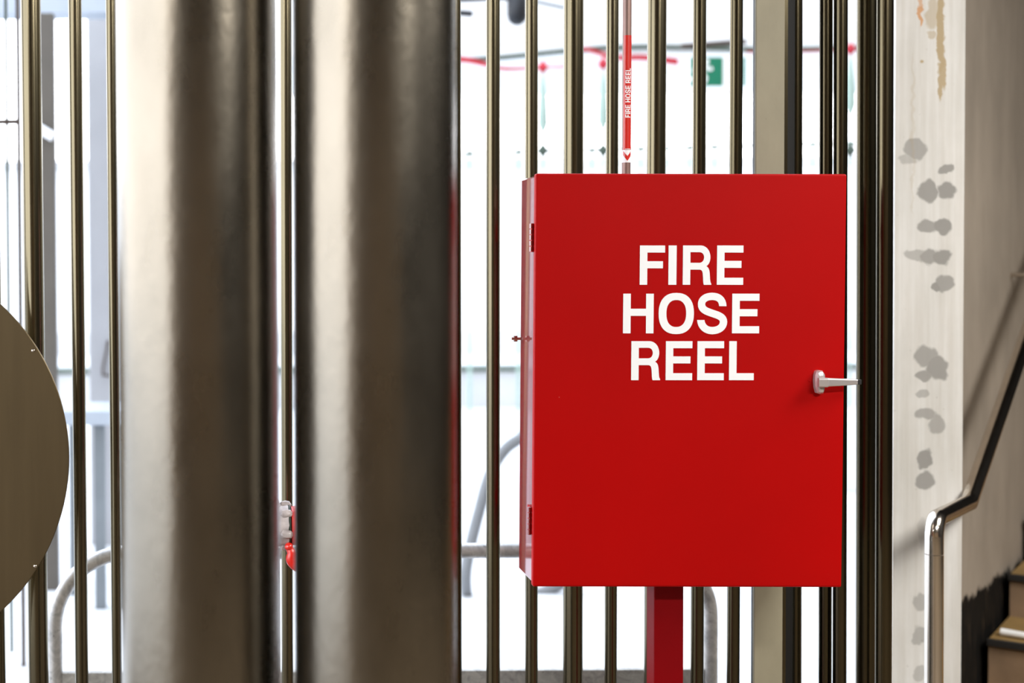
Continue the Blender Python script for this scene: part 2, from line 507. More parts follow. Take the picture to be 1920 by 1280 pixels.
# ------------------------------------------------------------------ letters (polygons with holes, unit cap height)
def bez(p0, p1, p2, p3, n=10):
    out = []
    for i in range(1, n + 1):
        t = i / n; s = 1 - t
        out.append((s ** 3 * p0[0] + 3 * s * s * t * p1[0] + 3 * s * t * t * p2[0] + t ** 3 * p3[0], s ** 3 * p0[1] + 3 * s * s * t * p1[1] + 3 * s * t * t * p2[1] + t ** 3 * p3[1]))
    return out
V_, H_ = 0.19, 0.18
def L_F(w): return [[(0, 0), (V_, 0), (V_, .42), (w * .92, .42), (w * .92, .60), (V_, .60), (V_, .82), (w, .82), (w, 1), (0, 1)]]
def L_I(w): return [[(0, 0), (w, 0), (w, 1), (0, 1)]]
def L_E(w): return [[(0, 0), (w, 0), (w, H_), (V_, H_), (V_, .43), (w * .93, .43), (w * .93, .61), (V_, .61), (V_, .82), (w, .82), (w, 1), (0, 1)]]
def L_L(w): return [[(0, 0), (w, 0), (w, H_), (V_, H_), (V_, 1), (0, 1)]]
def L_H(w): return [[(0, 0), (V_, 0), (V_, .44), (w - V_, .44), (w - V_, 0), (w, 0), (w, 1), (w - V_, 1), (w - V_, .62), (V_, .62), (V_, 1), (0, 1)]]
def L_O(w):
    def ov(rx, rz, n=40):
        k = 2.35
        return [(w / 2 + rx * math.copysign(abs(math.cos(a)) ** (2 / k), math.cos(a)), .5 + rz * math.copysign(abs(math.sin(a)) ** (2 / k), math.sin(a))) for a in [2 * PI * i / n for i in range(n)]]
    return [ov(w / 2, .52), ov(w / 2 - .195, .34)[::-1]]
def L_R(w):
    o = [(0, 0), (V_, 0), (V_, .385), (w * .60, .385)]
    o += bez((w * .60, .385), (w * .70, .375), (w * .70, .30), (w * .71, .18))
    o += bez((w * .71, .18), (w * .715, .09), (w * .72, .04), (w * .74, 0), 5)
    o += [(w, 0), (w, .03)]
    o += bez((w, .03), (w * .95, .07), (w * .955, .18), (w * .945, .27), 8)
    o += bez((w * .945, .27), (w * .93, .40), (w * .90, .44), (w * .82, .475), 8)
    o += bez((w * .82, .475), (w * 1.04, .56), (w * 1.02, .97), (w * .64, 1), 14)
    o += [(0, 1)]
    h = [(V_, .56), (V_, .83), (w * .58, .83)]
    h += bez((w * .58, .83), (w * .80, .83), (w * .79, .56), (w * .58, .56), 12)
    return [o, h]
def L_S(w):
    cl = [(w * .115, .315)]
    cl = []
    # centre line of the S, swept with a stroke of 0.185
    P = [(.115, .335), (.125, .17), (.30, .068), (.50, .068), (.74, .07), (.885, .165), (.885, .29), (.885, .42), (.70, .455), (.50, .505), (.28, .56), (.135, .60), (.135, .735), (.135, .86), (.29, .932), (.49, .932), (.70, .932), (.845, .86), (.855, .685)]
    c = [(P[0][0] * w, P[0][1])]
    for i in range(0, len(P) - 1, 3):
        q = [(a * w, b) for a, b in P[i:i + 4]]
        c += bez(*q, n=8)
    L, Rr = [], []
    for i, p in enumerate(c):
        a = c[max(0, i - 1)]; b = c[min(len(c) - 1, i + 1)]
        dx, dz = b[0] - a[0], b[1] - a[1]; m = math.hypot(dx, dz)
        nx, nz_ = -dz / m, dx / m
        if i == 0: nx, nz_ = (-1, 0); 
        if i == len(c) - 1: nx, nz_ = (-1, 0) if nx < 0 else (1, 0)
        if i == 0: nx, nz_ = (1, 0) if (-(c[1][1] - c[0][1])) > 0 else (-1, 0)
        h = .0925
        L.append((p[0] + nx * h, p[1] + nz_ * h)); Rr.append((p[0] - nx * h, p[1] - nz_ * h))
    return [L + Rr[::-1]]
LET = dict(F=L_F, I=L_I, E=L_E, L=L_L, H=L_H, O=L_O, R=L_R, S=L_S)

def glyph(name, ch, w, scale, x, z, mat, parent, depth=0.0006, y=0.0, bend=None, rot=False):
    cu = bpy.data.curves.new(name, 'CURVE'); cu.dimensions = '2D'; cu.fill_mode = 'BOTH'; cu.extrude = depth / 2
    for ring in LET[ch](w):
        s = cu.splines.new('POLY'); s.points.add(len(ring) - 1); s.use_cyclic_u = True
        for i, (a, b) in enumerate(ring): s.points[i].co = (a * scale, b * scale, 0, 1)
    tmp = bpy.data.objects.new('tmp', cu); C.objects.link(tmp)
    dg = bpy.context.evaluated_depsgraph_get()
    me = bpy.data.meshes.new_from_object(tmp.evaluated_get(dg))
    bpy.data.objects.remove(tmp); bpy.data.curves.remove(cu)
    if bend is not None:
        b_ = bmesh.new(); b_.from_mesh(me)
        for i in range(1, 9):
            bmesh.ops.bisect_plane(b_, geom=b_.verts[:] + b_.edges[:] + b_.faces[:], plane_co=(0, scale * i / 9, 0), plane_no=(0, 1, 0))
        b_.to_mesh(me); b_.free()
    for v in me.vertices:
        a, b, c_ = v.co
        if rot: a, b = x - b, z + a          # reads upwards
        else: a, b = x + a, z + b
        if bend is None: v.co = (a, y - c_, b)
        else:
            th = a / bend; rr = bend + 0.0004 + (c_ + depth / 2)
            v.co = (rr * math.sin(th), -rr * math.cos(th), b)
    me.name = name
    me.materials.clear(); me.materials.append(mat)
    o = bpy.data.objects.new(name, me); C.objects.link(o); o.parent = parent
    return o

# ------------------------------------------------------------------ red fire hose reel cabinet
CY = 3.0
TL, TR_, BR_, BL_ = at(1006, 326, CY), at(1589, 325, CY), at(1578, 1101, CY), at(998, 1100, CY)
ml, mr_ = (TL + BL_) / 2, (TR_ + BR_) / 2
W = (mr_ - ml).length
H = (((TL + TR_) - (BL_ + BR_)) / 2).length
cen = (TL + TR_ + BL_ + BR_) / 4
ax = ((mr_ - ml).normalized() + ((TL + TR_ - BL_ - BR_).normalized()).cross(Vector((0, 1, 0))) * -1).normalized()
uz = (TL + TR_ - BL_ - BR_).normalized(); ux0 = (mr_ - ml).normalized()
ang = (math.atan2(ux0.z, ux0.x) + math.atan2(-uz.x, uz.z)) / 2
print('cabinet', W, H, 'tilt', math.degrees(ang), cen)
cabm = Matrix.Translation(cen) @ Matrix.Rotation(-ang, 4, 'Y')
cab = empty('hose_reel_cabinet', mat=cabm)
tag(cab, 'red steel cabinet marked FIRE HOSE REEL, hung above a dark red post', 'cabinet')
D = 0.160
def cpx(px, py):
    """photo pixel on the cabinet's front -> its local x, z"""
    v = cabm.inverted() @ at(px, py, CY)
    return v.x, v.z
# body (open-fronted look not seen: closed shell) and door
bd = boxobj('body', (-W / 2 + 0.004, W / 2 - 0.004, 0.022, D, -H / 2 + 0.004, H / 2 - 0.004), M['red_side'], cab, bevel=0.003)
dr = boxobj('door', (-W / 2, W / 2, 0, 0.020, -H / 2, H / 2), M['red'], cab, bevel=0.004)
# hinges on the left side
for py0, py1 in ((418, 472), (953, 1006)):
    z1 = cpx(1002, py0)[1]; z0 = cpx(1002, py1)[1]
    bm = bmesh.new()
    xh = -W / 2 - 0.003
    n = 5
    for k in range(n):
        a = z0 + (z1 - z0) * k / n + 0.0008; b = z0 + (z1 - z0) * (k + 1) / n - 0.0008
        tube(bm, [(xh - 0.001, 0.021, a), (xh - 0.001, 0.021, b)], 0.0045, 14)
    hg = link('hinge', bm, M['red_side'], cab, smooth=True)
    bm = bmesh.new(); box(bm, -W / 2 - 0.0018, -W / 2 + 0.0035, 0.0262, 0.050, z0, z1)
    link('hinge_leaf', bm, M['red'], hg)
# bolt on the rear left edge
bz = at(971, 635, 3.14); lb = cabm.inverted() @ bz
bm = bmesh.new()
tube(bm, [(-W / 2 + 0.002, D - 0.012, lb.z), (-W / 2 - 0.018, D - 0.012, lb.z)], 0.0035, 12)
tube(bm, [(-W / 2 - 0.006, D - 0.012, lb.z), (-W / 2 - 0.013, D - 0.012, lb.z)], 0.0075, 6)
link('bolt', bm, M['steel'], cab, smooth=False)
# lettering, one mesh per letter
rows = [
 (533.7, 460.0, [('F', 1199.2, 1246.3), ('I', 1252.9, 1268.0), ('R', 1279.9, 1333.4), ('E', 1343.8, 1393.1)]),
 (624.6, 550.3, [('H', 1167.9, 1225.0), ('O', 1234.5, 1300.5), ('S', 1307.2, 1362.6), ('E', 1372.2, 1423.1)]),
 (712.4, 639.3, [('R', 1183.2, 1237.5), ('E', 1247.8, 1297.5), ('E', 1307.0, 1356.8), ('L', 1366.6, 1413.0)]),
]
for yb, yt, ls in rows:
    for k, (ch, xa_, xb_) in enumerate(ls):
        x0_, z0_ = cpx(xa_, yb); x1_, _ = cpx(xb_, yb); _, z1_ = cpx(xa_, yt)
        cap = z1_ - z0_
        o = glyph('letter', ch, (x1_ - x0_) / cap, cap, x0_, z0_, M['white_vinyl'], dr, 0.0006, -0.0004)
# lever handle
hd = empty('lever_handle'); hd.parent = cab
hx, hz = cpx(1534, 715)
hd.location = (hx, 0, hz)
s_ = CY / F
bm = bmesh.new()
# escutcheon: faceted lozenge, narrower at the ends, standing off the door
def loft(bm, secs):
    rings = []
    for y, pts in secs: rings.append([bm.verts.new((x, y, z)) for x, z in pts])
    n = len(rings[0])
    for a, b in zip(rings, rings[1:]):
        for i in range(n): bm.faces.new((a[i], a[(i + 1) % n], b[(i + 1) % n], b[i]))
    bm.faces.new(rings[0]); bm.faces.new(rings[-1][::-1])
def loz(k, kz=1.0):
    P = [(-7.5, 20), (-3, 22), (4, 21), (8.5, 15), (10, 5), (9, -8), (9, -14), (6, -22), (0, -23), (-6, -21), (-9, -10), (-10, 2), (-9.5, 12)]
    return [(x * s_ * k, z * s_ * kz) for x, z in P]
loft(bm, [(0.0003, loz(1.0)), (-0.010, loz(0.98)), (-0.016, loz(0.72, .85)), (-0.018, loz(0.5, .6))])
link('escutcheon', bm, M['chrome'], hd, bevel=0.0006)
bm = bmesh.new()
# arm: tapering bar running right, standing 20 mm off the door, with a bent tip
ys = -0.024
def rect(x, zc, hh, y0, hy):
    return [(x, y0 - hy, zc - hh * .7), (x, y0 - hy, zc + hh * .7), (x, y0 - hy * .5, zc + hh), (x, y0 + hy, zc + hh), (x, y0 + hy, zc - hh), (x, y0 - hy * .5, zc - hh)]
secs = [(-9, 0.0, 8.5, 4), (8, 0, 9, 4.6), (10, 0.5, 8, 4), (30, 0.6, 7, 3.4), (58, 1.2, 5.4, 3.0), (64, 1.2, 5.0, 2.6)]
rings = []
for x, zc, hh, hy in secs:
    rings.append([bm.verts.new(p) for p in rect(x * s_, zc * s_, hh * s_, ys, hy * s_ )])
for a, b in zip(rings, rings[1:]):
    for i in range(6): bm.faces.new((a[i], a[(i + 1) % 6], b[(i + 1) % 6], b[i]))
bm.faces.new(rings[0]); bm.faces.new(rings[-1][::-1])
tube(bm, [(0, -0.0175, 0), (0, ys + 0.002, 0)], 0.006, 16)
link('lever_arm', bm, M['chrome'], hd, bevel=0.0008)
bm = bmesh.new(); box(bm, 64.3 * s_, 71 * s_, ys - 0.003, ys + 0.010, -3.4 * s_, 5.6 * s_)
link('lever_tip', bm, M['black_steel'], hd, bevel=0.0008)
# rivet head near the handle
bm = bmesh.new(); rx, rz = cpx(1518, 714); lathe(bm, [(0.0026, 0.0002), (0.0024, -0.0012), (0.0012, -0.0022)], (rx, 0, rz), 'Y', 14)
link('rivet', bm, M['red'], dr, smooth=True)
# brackets from cabinet to tubes (hidden behind it)
bm = bmesh.new(); box(bm, -W / 2 + 0.05, W / 2 - 0.05, D + 0.0005, D + 0.045, 0.30, 0.34)
link('mounting_rail', bm, M['red'], cab)
bm = bmesh.new(); box(bm, -W / 2 + 0.05, W / 2 - 0.05, D + 0.0005, D + 0.045, -0.34, -0.30)
link('mounting_rail', bm, M['red'], cab)

# red post under the cabinet
p0 = at(1222, 1100, 3.07); p1 = at(1277, 1100, 3.07)
q0 = at(1223, 1280, 3.07)
zt = (cabm @ Vector((0, 0, -H / 2 + 0.004))).z
bm = bmesh.new(); box(bm, 0, p1.x - p0.x, 0, 0.055, 0, zt + 0.0)
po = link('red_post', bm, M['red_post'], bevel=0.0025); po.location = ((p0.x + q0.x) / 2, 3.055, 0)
tag(po, 'dark red square post standing under the red cabinet', 'post')

# ------------------------------------------------------------------ brown pipe with the sticker
Yp = 3.12
t = at(1176, 0, Yp); b = at(1174.0, 325, Yp)
dirp = (t - b).normalized()
ztop = (cabm @ Vector((0, 0, H / 2 - 0.004))).z
pr_ = 8.0 / F * Yp
k = (ztop + 0.0005 - b.z) / dirp.z
pb = b + dirp * k
pm = Matrix.Translation(pb) @ Vector((0, 0, 1)).rotation_difference(dirp).to_matrix().to_4x4()
pipe = empty('water_pipe', mat=pm)
tag(pipe, 'thin brown pipe with a red arrow sticker reading FIRE HOSE REEL, entering the cabinet top', 'pipe')
bm = bmesh.new(); tube(bm, [(0, 0, 0), (0, 0, (CEIL - pb.z) / dirp.z - 0.001)], pr_, 28)
link('pipe_run', bm, M['brown_pipe'], pipe, smooth=True)
# slim grey seam beside it
def pz(y): return (pm.inverted() @ at(1175, y, Yp)).z
def shell(bm, r, a0, a1, z0, z1, n=16, th=0.0003):
    A = []
    for i in range(n + 1):
        a = a0 + (a1 - a0) * i / n
        A.append([(rr * math.sin(a), -rr * math.cos(a)) for rr in (r + 0.0001, r + 0.0001 + th)])
    vs = [[bm.verts.new((x, y, z)) for z in (z0, z1) for (x, y) in pp] for pp in A]
    for p, q in zip(vs, vs[1:]):
        for f in ((0, 1), (1, 3), (3, 2), (2, 0)):
            bm.faces.new((p[f[0]], p[f[1]], q[f[1]], q[f[0]]))
    for e in (vs[0], vs[-1]): bm.faces.new((e[0], e[1], e[3], e[2]))
bm = bmesh.new(); shell(bm, pr_, -1.05, 1.25, pz(281), pz(67))
st = link('sticker', bm, M['red_vinyl'], pipe, smooth=False)
bm = bmesh.new(); shell(bm, pr_, -1.45, 1.25, pz(305), pz(281.5))
sw_ = link('arrow_panel', bm, M['white_vinyl'], st); sw_['label'] = 'white panel with a red arrow'
# red chevron on the white panel
bm = bmesh.new()
def onpipe(x, z, off=0.0006):
    a = x / pr_
    return ((pr_ + off) * math.sin(a), -(pr_ + off) * math.cos(a), z)
zc = pz(305)
px_ = Yp / F
che = []
nseg = 8
for i in range(nseg + 1):
    u = -1 + 2 * i / nseg
    x = u * 7.6 * px_
    zb = zc + (3 + 11 * abs(u)) * px_
    zt_ = zb + (9 - 1.5 * abs(u)) * px_
    row = [bm.verts.new(onpipe(x - 0.0003, z_, o_)) for z_, o_ in ((zb, .00045), (zt_, .00045), (zt_, .0008), (zb, .0008))]
    che.append(row)
for p, q in zip(che, che[1:]):
    for i in range(4): bm.faces.new((p[i], p[(i + 1) % 4], q[(i + 1) % 4], q[i]))
bm.faces.new(che[0]); bm.faces.new(che[-1][::-1])
link('arrow', bm, M['red_vinyl'], st)
# tiny white line of print above the arrow
bm = bmesh.new()
for i in range(6):
    xx = (-4.2 + i * 1.7) * px_
    vv = []
    for (a, z_) in ((xx, pz(280.6)), (xx + 1.1 * px_, pz(280.6)), (xx + 1.1 * px_, pz(279.0)), (xx, pz(279.0))): vv.append(bm.verts.new(onpipe(a, z_, .0007)))
    bm.faces.new(vv)
link('fine_print', bm, M['white_vinyl'], st)
# text: unit widths as on the cabinet
txt = [('F', .63), ('I', .2), ('R', .72), ('E', .66), (' ', .28), ('H', .76), ('O', .88), ('S', .74), ('E', .68), (' ', .28), ('R', .72), ('E', .66), ('E', .66), ('L', .62)]
capt = 9.6 * px_
total = sum(w_ for _, w_ in txt) + .13 * (len(txt) - 1)
span = pz(129) - pz(221)
kk = span / (total * capt)
z = pz(221)
for ch, w_ in txt:
    if ch != ' ':
        glyph('letter', ch, w_ * kk, capt, 5.2 * px_, z, M['white_vinyl'], st, 0.0003, 0, bend=pr_, rot=True)
    z += (w_ + .13) * kk * capt

# ------------------------------------------------------------------ round bronze disc
dc = at(-260, 858, 3.225); dR = 391 / F * 3.225
dsk = empty('metal_disc', dc)
tag(dsk, 'large round satin bronze disc fixed to the thick bronze tube, far left', 'disc')
bm = bmesh.new(); lathe(bm, [(dR - 0.0015, -0.003), (dR, -0.0015), (dR, 0.0015), (dR - 0.0015, 0.003)], (0, 0, 0), 'Y', 160)
link('plate', bm, M['disc'], dsk, smooth=True)
for px, py in ((62, 657), (66, 1061)):
    q = at(px, py, 3.222) - dc
    bm = bmesh.new(); lathe(bm, [(0.0045, -0.0031), (0.0042, -0.0045), (0.0028, -0.0060), (0.0012, -0.0064)], (q.x, 0, q.z), 'Y', 18)
    link('rivet', bm, M['steel'], dsk, smooth=True)['label'] = 'small bright rivet'
q = at(58, 858, 3.23) - dc
boxobj('bracket', (q.x - 0.17, q.x - 0.13, 0.0035, 0.05, -0.03, 0.03), M['bronze_dark'], dsk)

# ------------------------------------------------------------------ hydrant valve between the poles
vY = 3.10
v0 = at(540, 1000, vY)
u_ = vY / F
hv = empty('hydrant_valve', (v0.x, vY, 0))
tag(hv, 'dirty white hydrant valve with a red cap showing between the two big steel poles', 'valve')
bm = bmesh.new()
lathe(bm, [(0.034, 0), (0.034, 0.012), (0.022, 0.014), (0.022, v0.z - 0.03)], (-0.040, 0, 0), 'Z', 24)
link('standpipe', bm, M['putty'], hv, smooth=True)
def zz(py): return at(540, py, vY).z
bm = bmesh.new()
zc_ = zz(985)
lathe(bm, [(0.012, -0.055), (0.030, -0.050), (0.042, -0.036), (0.046, -0.020), (0.044, -0.006), (0.046, 0.004)], (-0.004, 0, zc_), 'X', 32)
lathe(bm, [(0.024, -0.028), (0.030, -0.012), (0.034, 0.01), (0.030, 0.03), (0.024, 0.045), (0.016, 0.062), (0.010, 0.064)], (-0.040, 0, zc_), 'Z', 24)
for a in range(6):
    an = a * PI / 3 + 0.25
    y_, z_ = math.cos(an) * 0.044, math.sin(an) * 0.044
    lathe(bm, [(0.003, -0.018), (0.009, -0.014), (0.010, -0.004), (0.008, 0.004), (0.002, 0.008)], (0.0, y_, zc_ + z_), 'X', 12)
for v in bm.verts: v.co += Vector([random.uniform(-1, 1) * 0.0012 for _ in range(3)])
link('valve_body', bm, M['putty'], hv, smooth=True)
bm = bmesh.new(); lathe(bm, [(0.043, 0.0042), (0.045, 0.005), (0.045, 0.008), (0.043, 0.009)], (-0.004, 0, zc_), 'X', 40)
link('gasket', bm, M['rubber'], hv, smooth=True)
bm = bmesh.new(); lathe(bm, [(0.036, 0.0092), (0.042, 0.011), (0.043, 0.018), (0.041, 0.034), (0.030, 0.040), (0.010, 0.042)], (-0.004, 0, zc_), 'X', 40)
cp = link('cap', bm, M['red_vinyl'], hv, smooth=True); cp['label'] = 'round red cap'
bm = bmesh.new()
zb_ = zz(1020)
k0 = (0.0, -0.030, zb_)
pts = spline([(0.000, -0.034, zb_), (0.006, -0.036, zb_ - 0.012), (0.006, -0.034, zb_ - 0.026), (0.018, -0.030, zb_ - 0.040), (0.034, -0.026, zb_ - 0.044), (0.044, -0.010, zb_ - 0.030)], 6)
rr = [0.0075 + 0.006 * min(1, i / 14) for i in range(len(pts))]
tube(bm, pts, rr, 16)
for s2 in range(1):
    lathe(bm, [(0.001, -0.0095), (0.006, -0.0075), (0.0092, -0.002), (0.0092, 0.002), (0.006, 0.0075), (0.001, 0.0095)], (0.000, -0.036, zb_ + 0.002), 'Y', 18)
link('lever', bm, M['red_vinyl'], hv, smooth=True)['label'] = 'red ball-ended lever'

# ------------------------------------------------------------------ galvanised hoop rail behind the screen
hY = 3.62
L0, L1 = at(103, 1200, hY), at(1331, 1200, hY)
topz = at(700, 1033, hY).z
cr = 0.19
rad = 14.5 / F * hY
hr = empty('hoop_rail', (L0.x, hY, 0))
tag(hr, 'galvanised hoop rail with rounded corners and a grey sheet panel, just behind the bronze tubes', 'rail')
wR = L1.x - L0.x
pts = [Vector((0, 0, 0)), Vector((0, 0, topz - cr))] + arc_pts((0, 0, 0), (0, 0, topz), (wR, 0, topz), cr, 12)[1:] + arc_pts((0, 0, topz), (wR, 0, topz), (wR, 0, 0), cr * 0.9, 12) + [Vector((wR, 0, 0))]
bm = bmesh.new(); tube(bm, pts, rad * 0.98, 28)
link('tube_frame', bm, M['galv'], hr, smooth=True)
pz_ = at(700, 1256, hY).z
boxobj('sheet_panel', (rad * 0.9, wR - rad * 0.9, -0.010, 0.012, 0.02, pz_), M['galv_sheet'], hr, bevel=0.002)

# ------------------------------------------------------------------ stairs with handrail
stn = empty('staircase', S0)
stn.rotation_euler = (0, 0, PI / 2 - math.radians(38.5))
tag(stn, 'brown boarded steps with black nosings climbing away beside the plaster wall with a black base', 'stairs')
# local x = up the stairs, -y = away from the wall
c1 = (at(1845, 1196, 4.505) - S0).dot(DV)
c2 = (at(1886, 1075, 4.787) - S0).dot(DV)
z1_ = at(1845, 1196, 4.505).z; z2_ = at(1886, 1075, 4.787).z
go, rise = c2 - c1, z2_ - z1_
print('stairs', go, rise, c1, z1_)
n_below = int(z1_ // rise)
for k in range(-n_below, 5):
    xk = c1 + go * k; zk = z1_ + rise * k
    if zk < 0.05: continue
    y0_, y1_ = -1.45, -0.025
    stp = boxobj('step', (xk + 0.008, xk + go + 0.008, y0_, y1_, 0, zk - 0.022), M['riser'], stn)
    boxobj('tread', (xk + 0.010, xk + go + 0.008, y0_, y1_, zk - 0.0215, zk - 0.002), M['tread'], stp)
    boxobj('nosing', (xk - 0.006, xk + 0.0095, y0_ - 0.002, y1_ + 0.004, zk - 0.0225, zk + 0.001), M['black'], stp, bevel=0.003)

# paper tube lying on the lower tread
a = at(1857, 1186, 4.62); 
zt1 = z1_
pa = S0 + DV * (c1 + 0.07) - Vector((0, 0, 0)) + NV * 0.05; pb2 = S0 + DV * (c1 + 0.045) + NV * 0.24
pa.z = pb2.z = zt1 + 0.0125
bm = bmesh.new(); tube(bm, [pa, pb2], [0.0115, 0.008], 16)
o = rebase(link('paper_roll', bm, M['white_vinyl'], smooth=True), pa)
tag(o, 'small white roll lying on the lower brown step', 'roll')

# handrail
A = at(1754, 1100, 3.45); topc = at(1752, 947, 3.45); E1 = at(1817, 942, 3.75)
hrr = 16.3 / F * 3.45
A0 = Vector((topc.x + 0.003, 3.45, 0))
corner = Vector((topc.x, 3.45, E1.z + 0.012))
E2 = at(1907, 680, 4.30)
dr_ = (E2 - E1).normalized()
E3 = E1 + dr_ * 3.0
hrail = empty('handrail', A0)
tag(hrail, 'polished stainless steel handrail bending up along the stair wall', 'handrail')
bm = bmesh.new()
tube(bm, [v - A0 for v in (A0, A0.lerp(corner, (corner.z - 0.085) / corner.z))], hrr, 36)
link('post', bm, M['steel'], hrail, smooth=True)
bm = bmesh.new()
sec = arc_pts(A0, corner, E1, 0.040, 10)
tube(bm, [v - A0 for v in [A0.lerp(corner, (corner.z - 0.0835) / corner.z)] + sec + [E1, E1 + dr_ * 0.02]], hrr * 0.995, 36)
link('elbow', bm, M['steel'], hrail, smooth=True)
bm = bmesh.new()
tube(bm, [E1 + dr_ * 0.0205 - A0, E3 - A0], hrr * 0.985, 36)
link('rail', bm, M['steel'], hrail, smooth=True)
for d in (1.5, 2.6):
    q = E1 + dr_ * d; w_ = q + NV * -((q - S0).dot(NV) - 0.0)
    bm = bmesh.new(); tube(bm, [q - A0 - Vector((0, 0, hrr)), q - A0 - Vector((0, 0, 0.05)), w_ - A0 - Vector((0, 0, 0.05)) + NV * 0.001], 0.007, 12)
    link('wall_bracket', bm, M['steel'], hrail, smooth=True)

# ------------------------------------------------------------------ outside, seen blurred through the screen
# long pale building at the far side
fw = empty('white_building', (0, 22, 0))
tag(fw, 'long white building across the courtyard, washed out by daylight', 'building')
boxobj('facade', (-30, 30, 0, 0.4, 0, 2.9), M['pale'], fw)
boxobj('plinth', (-30, 30, -0.12, -0.001, 0, 0.35), M['pale_grey'], fw)
bm = bmesh.new(); box(bm, -30, 30, -0.3, 0.5, 2.91, 3.0)
link('roof_edge', bm, M['pale_grey'], fw)
# soffit of a canopy with a grey edge
cY = 9.5
cz = at(1000, 108, cY).z
cn = empty('entrance_canopy', (0, cY, 0))
tag(cn, 'pale canopy with a thin grey lower edge above the red tape', 'canopy')
boxobj('deck', (0.5, 6.2, 0.0, 2.4, cz + 0.02, cz + 0.75), M['pale'], cn)
bm = bmesh.new(); tube(bm, spline([(0.55, -0.04, cz + 0.02), (1.6, -0.04, cz - 0.02), (2.7, -0.04, cz + 0.06), (4.0, -0.04, cz + 0.04), (6.1, -0.04, cz + 0.12)]), 0.018, 10)
link('edge_trim', bm, M['green_dark'], cn, smooth=True)
for x in (0.7, 6.05):
    bm = bmesh.new(); tube(bm, [(x, 0.3, 0), (x, 0.3, cz + 0.02)], 0.04, 16); link('support', bm, M['pale'], cn, smooth=True)

# barrier stands: slim poles with a red knob and furled pale net, joined by tape
GS = 'slim net poles with red knobs'
tY = 9.0
names = ['slim pole with a red knob and pale furled net, above the hinged cabinet corner',
         'slim pole with a red knob and pale furled net, near the sticker pipe',
         'slim pole with a red knob beyond the dark tubes by the pillar']
knob = {}
for (px, pyk), nm in zip(((1018, 126), (1131, 120), (1595, 92)), names):
    k3 = at(px, pyk, tY)
    e = empty('net_pole', (k3.x, tY, 0)); tag(e, nm, 'pole', GS)
    bm = bmesh.new(); tube(bm, [(0, 0, 0.02), (0, 0, k3.z + 0.03)], 0.008, 10); link('pole', bm, M['pale_green'], e, smooth=True)
    bm = bmesh.new(); lathe(bm, [(0.12, 0), (0.12, 0.015), (0.02, 0.03)], (0, 0, 0), 'Z', 20); link('base', bm, M['pale_grey'], e, smooth=True)
    bm = bmesh.new(); lathe(bm, [(0.001, -0.045), (0.024, -0.02), (0.036, 0), (0.024, 0.02), (0.001, 0.045)], (0, 0, k3.z), 'Z', 10); link('knob', bm, M['tape'], e)['label'] = 'red knob'
    bm = bmesh.new(); lathe(bm, [(0.010, -0.42), (0.034, -0.36), (0.030, -0.22), (0.014, -0.08), (0.009, -0.06)], (0, 0, k3.z), 'Z', 14); link('furled_net', bm, M['pale_green'], e, smooth=True)
    zr = at(px, 282, tY).z
    bm = bmesh.new(); lathe(bm, [(0.012, -0.04), (0.042, 0), (0.012, 0.04)], (0, 0, zr), 'Z', 10); link('collar', bm, M['green_dark'], e)
# red tape strung between them
def ribbon(name, ctrl, wd_, mat, label, th=0.004):
    pts = spline([at(x, y, tY - 0.06) for x, y in ctrl], 6)
    bm = bmesh.new()
    prev = None
    for i, p in enumerate(pts):
        h = wd_[0] + (wd_[1] - wd_[0]) * i / (len(pts) - 1)
        r = [bm.verts.new(p + Vector((0, dy, dz))) for dy, dz in ((0, -h), (0, h), (th, h), (th, -h))]
        if prev:
            for j in range(4): bm.faces.new((prev[j], prev[(j + 1) % 4], r[(j + 1) % 4], r[j]))
        else: bm.faces.new(r)
        prev = r
    bm.faces.new(prev[::-1])
    o = rebase(link(name, bm, mat), pts[0])
    tag(o, label, 'tape', 'red tape strung outside')
ribbon('barrier_tape', [(840, 108), (880, 113), (912, 121), (950, 129), (1018, 126)], (0.022, 0.008), M['tape'], 'sagging red tape outside, between the big steel poles and the cabinet top')
ribbon('barrier_tape', [(1018, 126), (1070, 122), (1090, 92), (1131, 102), (1160, 108), (1210, 108), (1272, 116)], (0.006, 0.022), M['tape'], 'red tape outside crossing behind the sticker pipe')
ribbon('barrier_tape', [(1400, 98), (1500, 97), (1595, 92)], (0.006, 0.006), M['tape'], 'thin red tape outside beyond the beige beam')

# wire fence behind at knee height of the far side
GF = 'net fence rails outside'
fnc = empty('wire_fence', (0, 12, 0)); tag(fnc, 'low green wire fence outside, seen over the cabinet top', 'fence')
zf = at(1100, 283, 12).z
bm = bmesh.new(); tube(bm, [(at(862, 288, 12).x, 0, at(862, 288, 12).z), (at(1605, 268, 12).x, 0, at(1605, 268, 12).z)], 0.022, 8)
link('top_wire', bm, M['green_dark'], fnc, smooth=True)
for i in range(16):
    p = at(880 + i * 46, 284 - i * 1.1, 12)
    bm = bmesh.new(); tube(bm, [(p.x, 0, 0), (p.x, 0, p.z + 0.02)], 0.016, 8)
    link('post', bm, M['pale_green'], fnc, smooth=True)

# exit sign
eY = 8.0
s0, s1 = at(1293, 162, eY), at(1397, 107, eY)
es = empty('exit_sign', ((s0.x + s1.x) / 2, eY, s0.z))
tag(es, 'green and white running figure exit sign hanging outside behind two slim tubes', 'sign')
sw2, sh2 = (s1.x - s0.x), (s1.z - s0.z)
boxobj('board', (-sw2 / 2, sw2 / 2, 0, 0.05, 0, sh2), M['white_vinyl'], es, bevel=0.004)
gx = -sw2 / 2 + sw2 * (1355 - 1293) / 104
boxobj('green_field', (-sw2 / 2, gx, -0.004, -0.0005, 0, sh2), M['sign_green'], es)
boxobj('green_strip', (sw2 / 2 - 0.02, sw2 / 2, -0.004, -0.0005, 0.0, sh2), M['sign_green'], es)
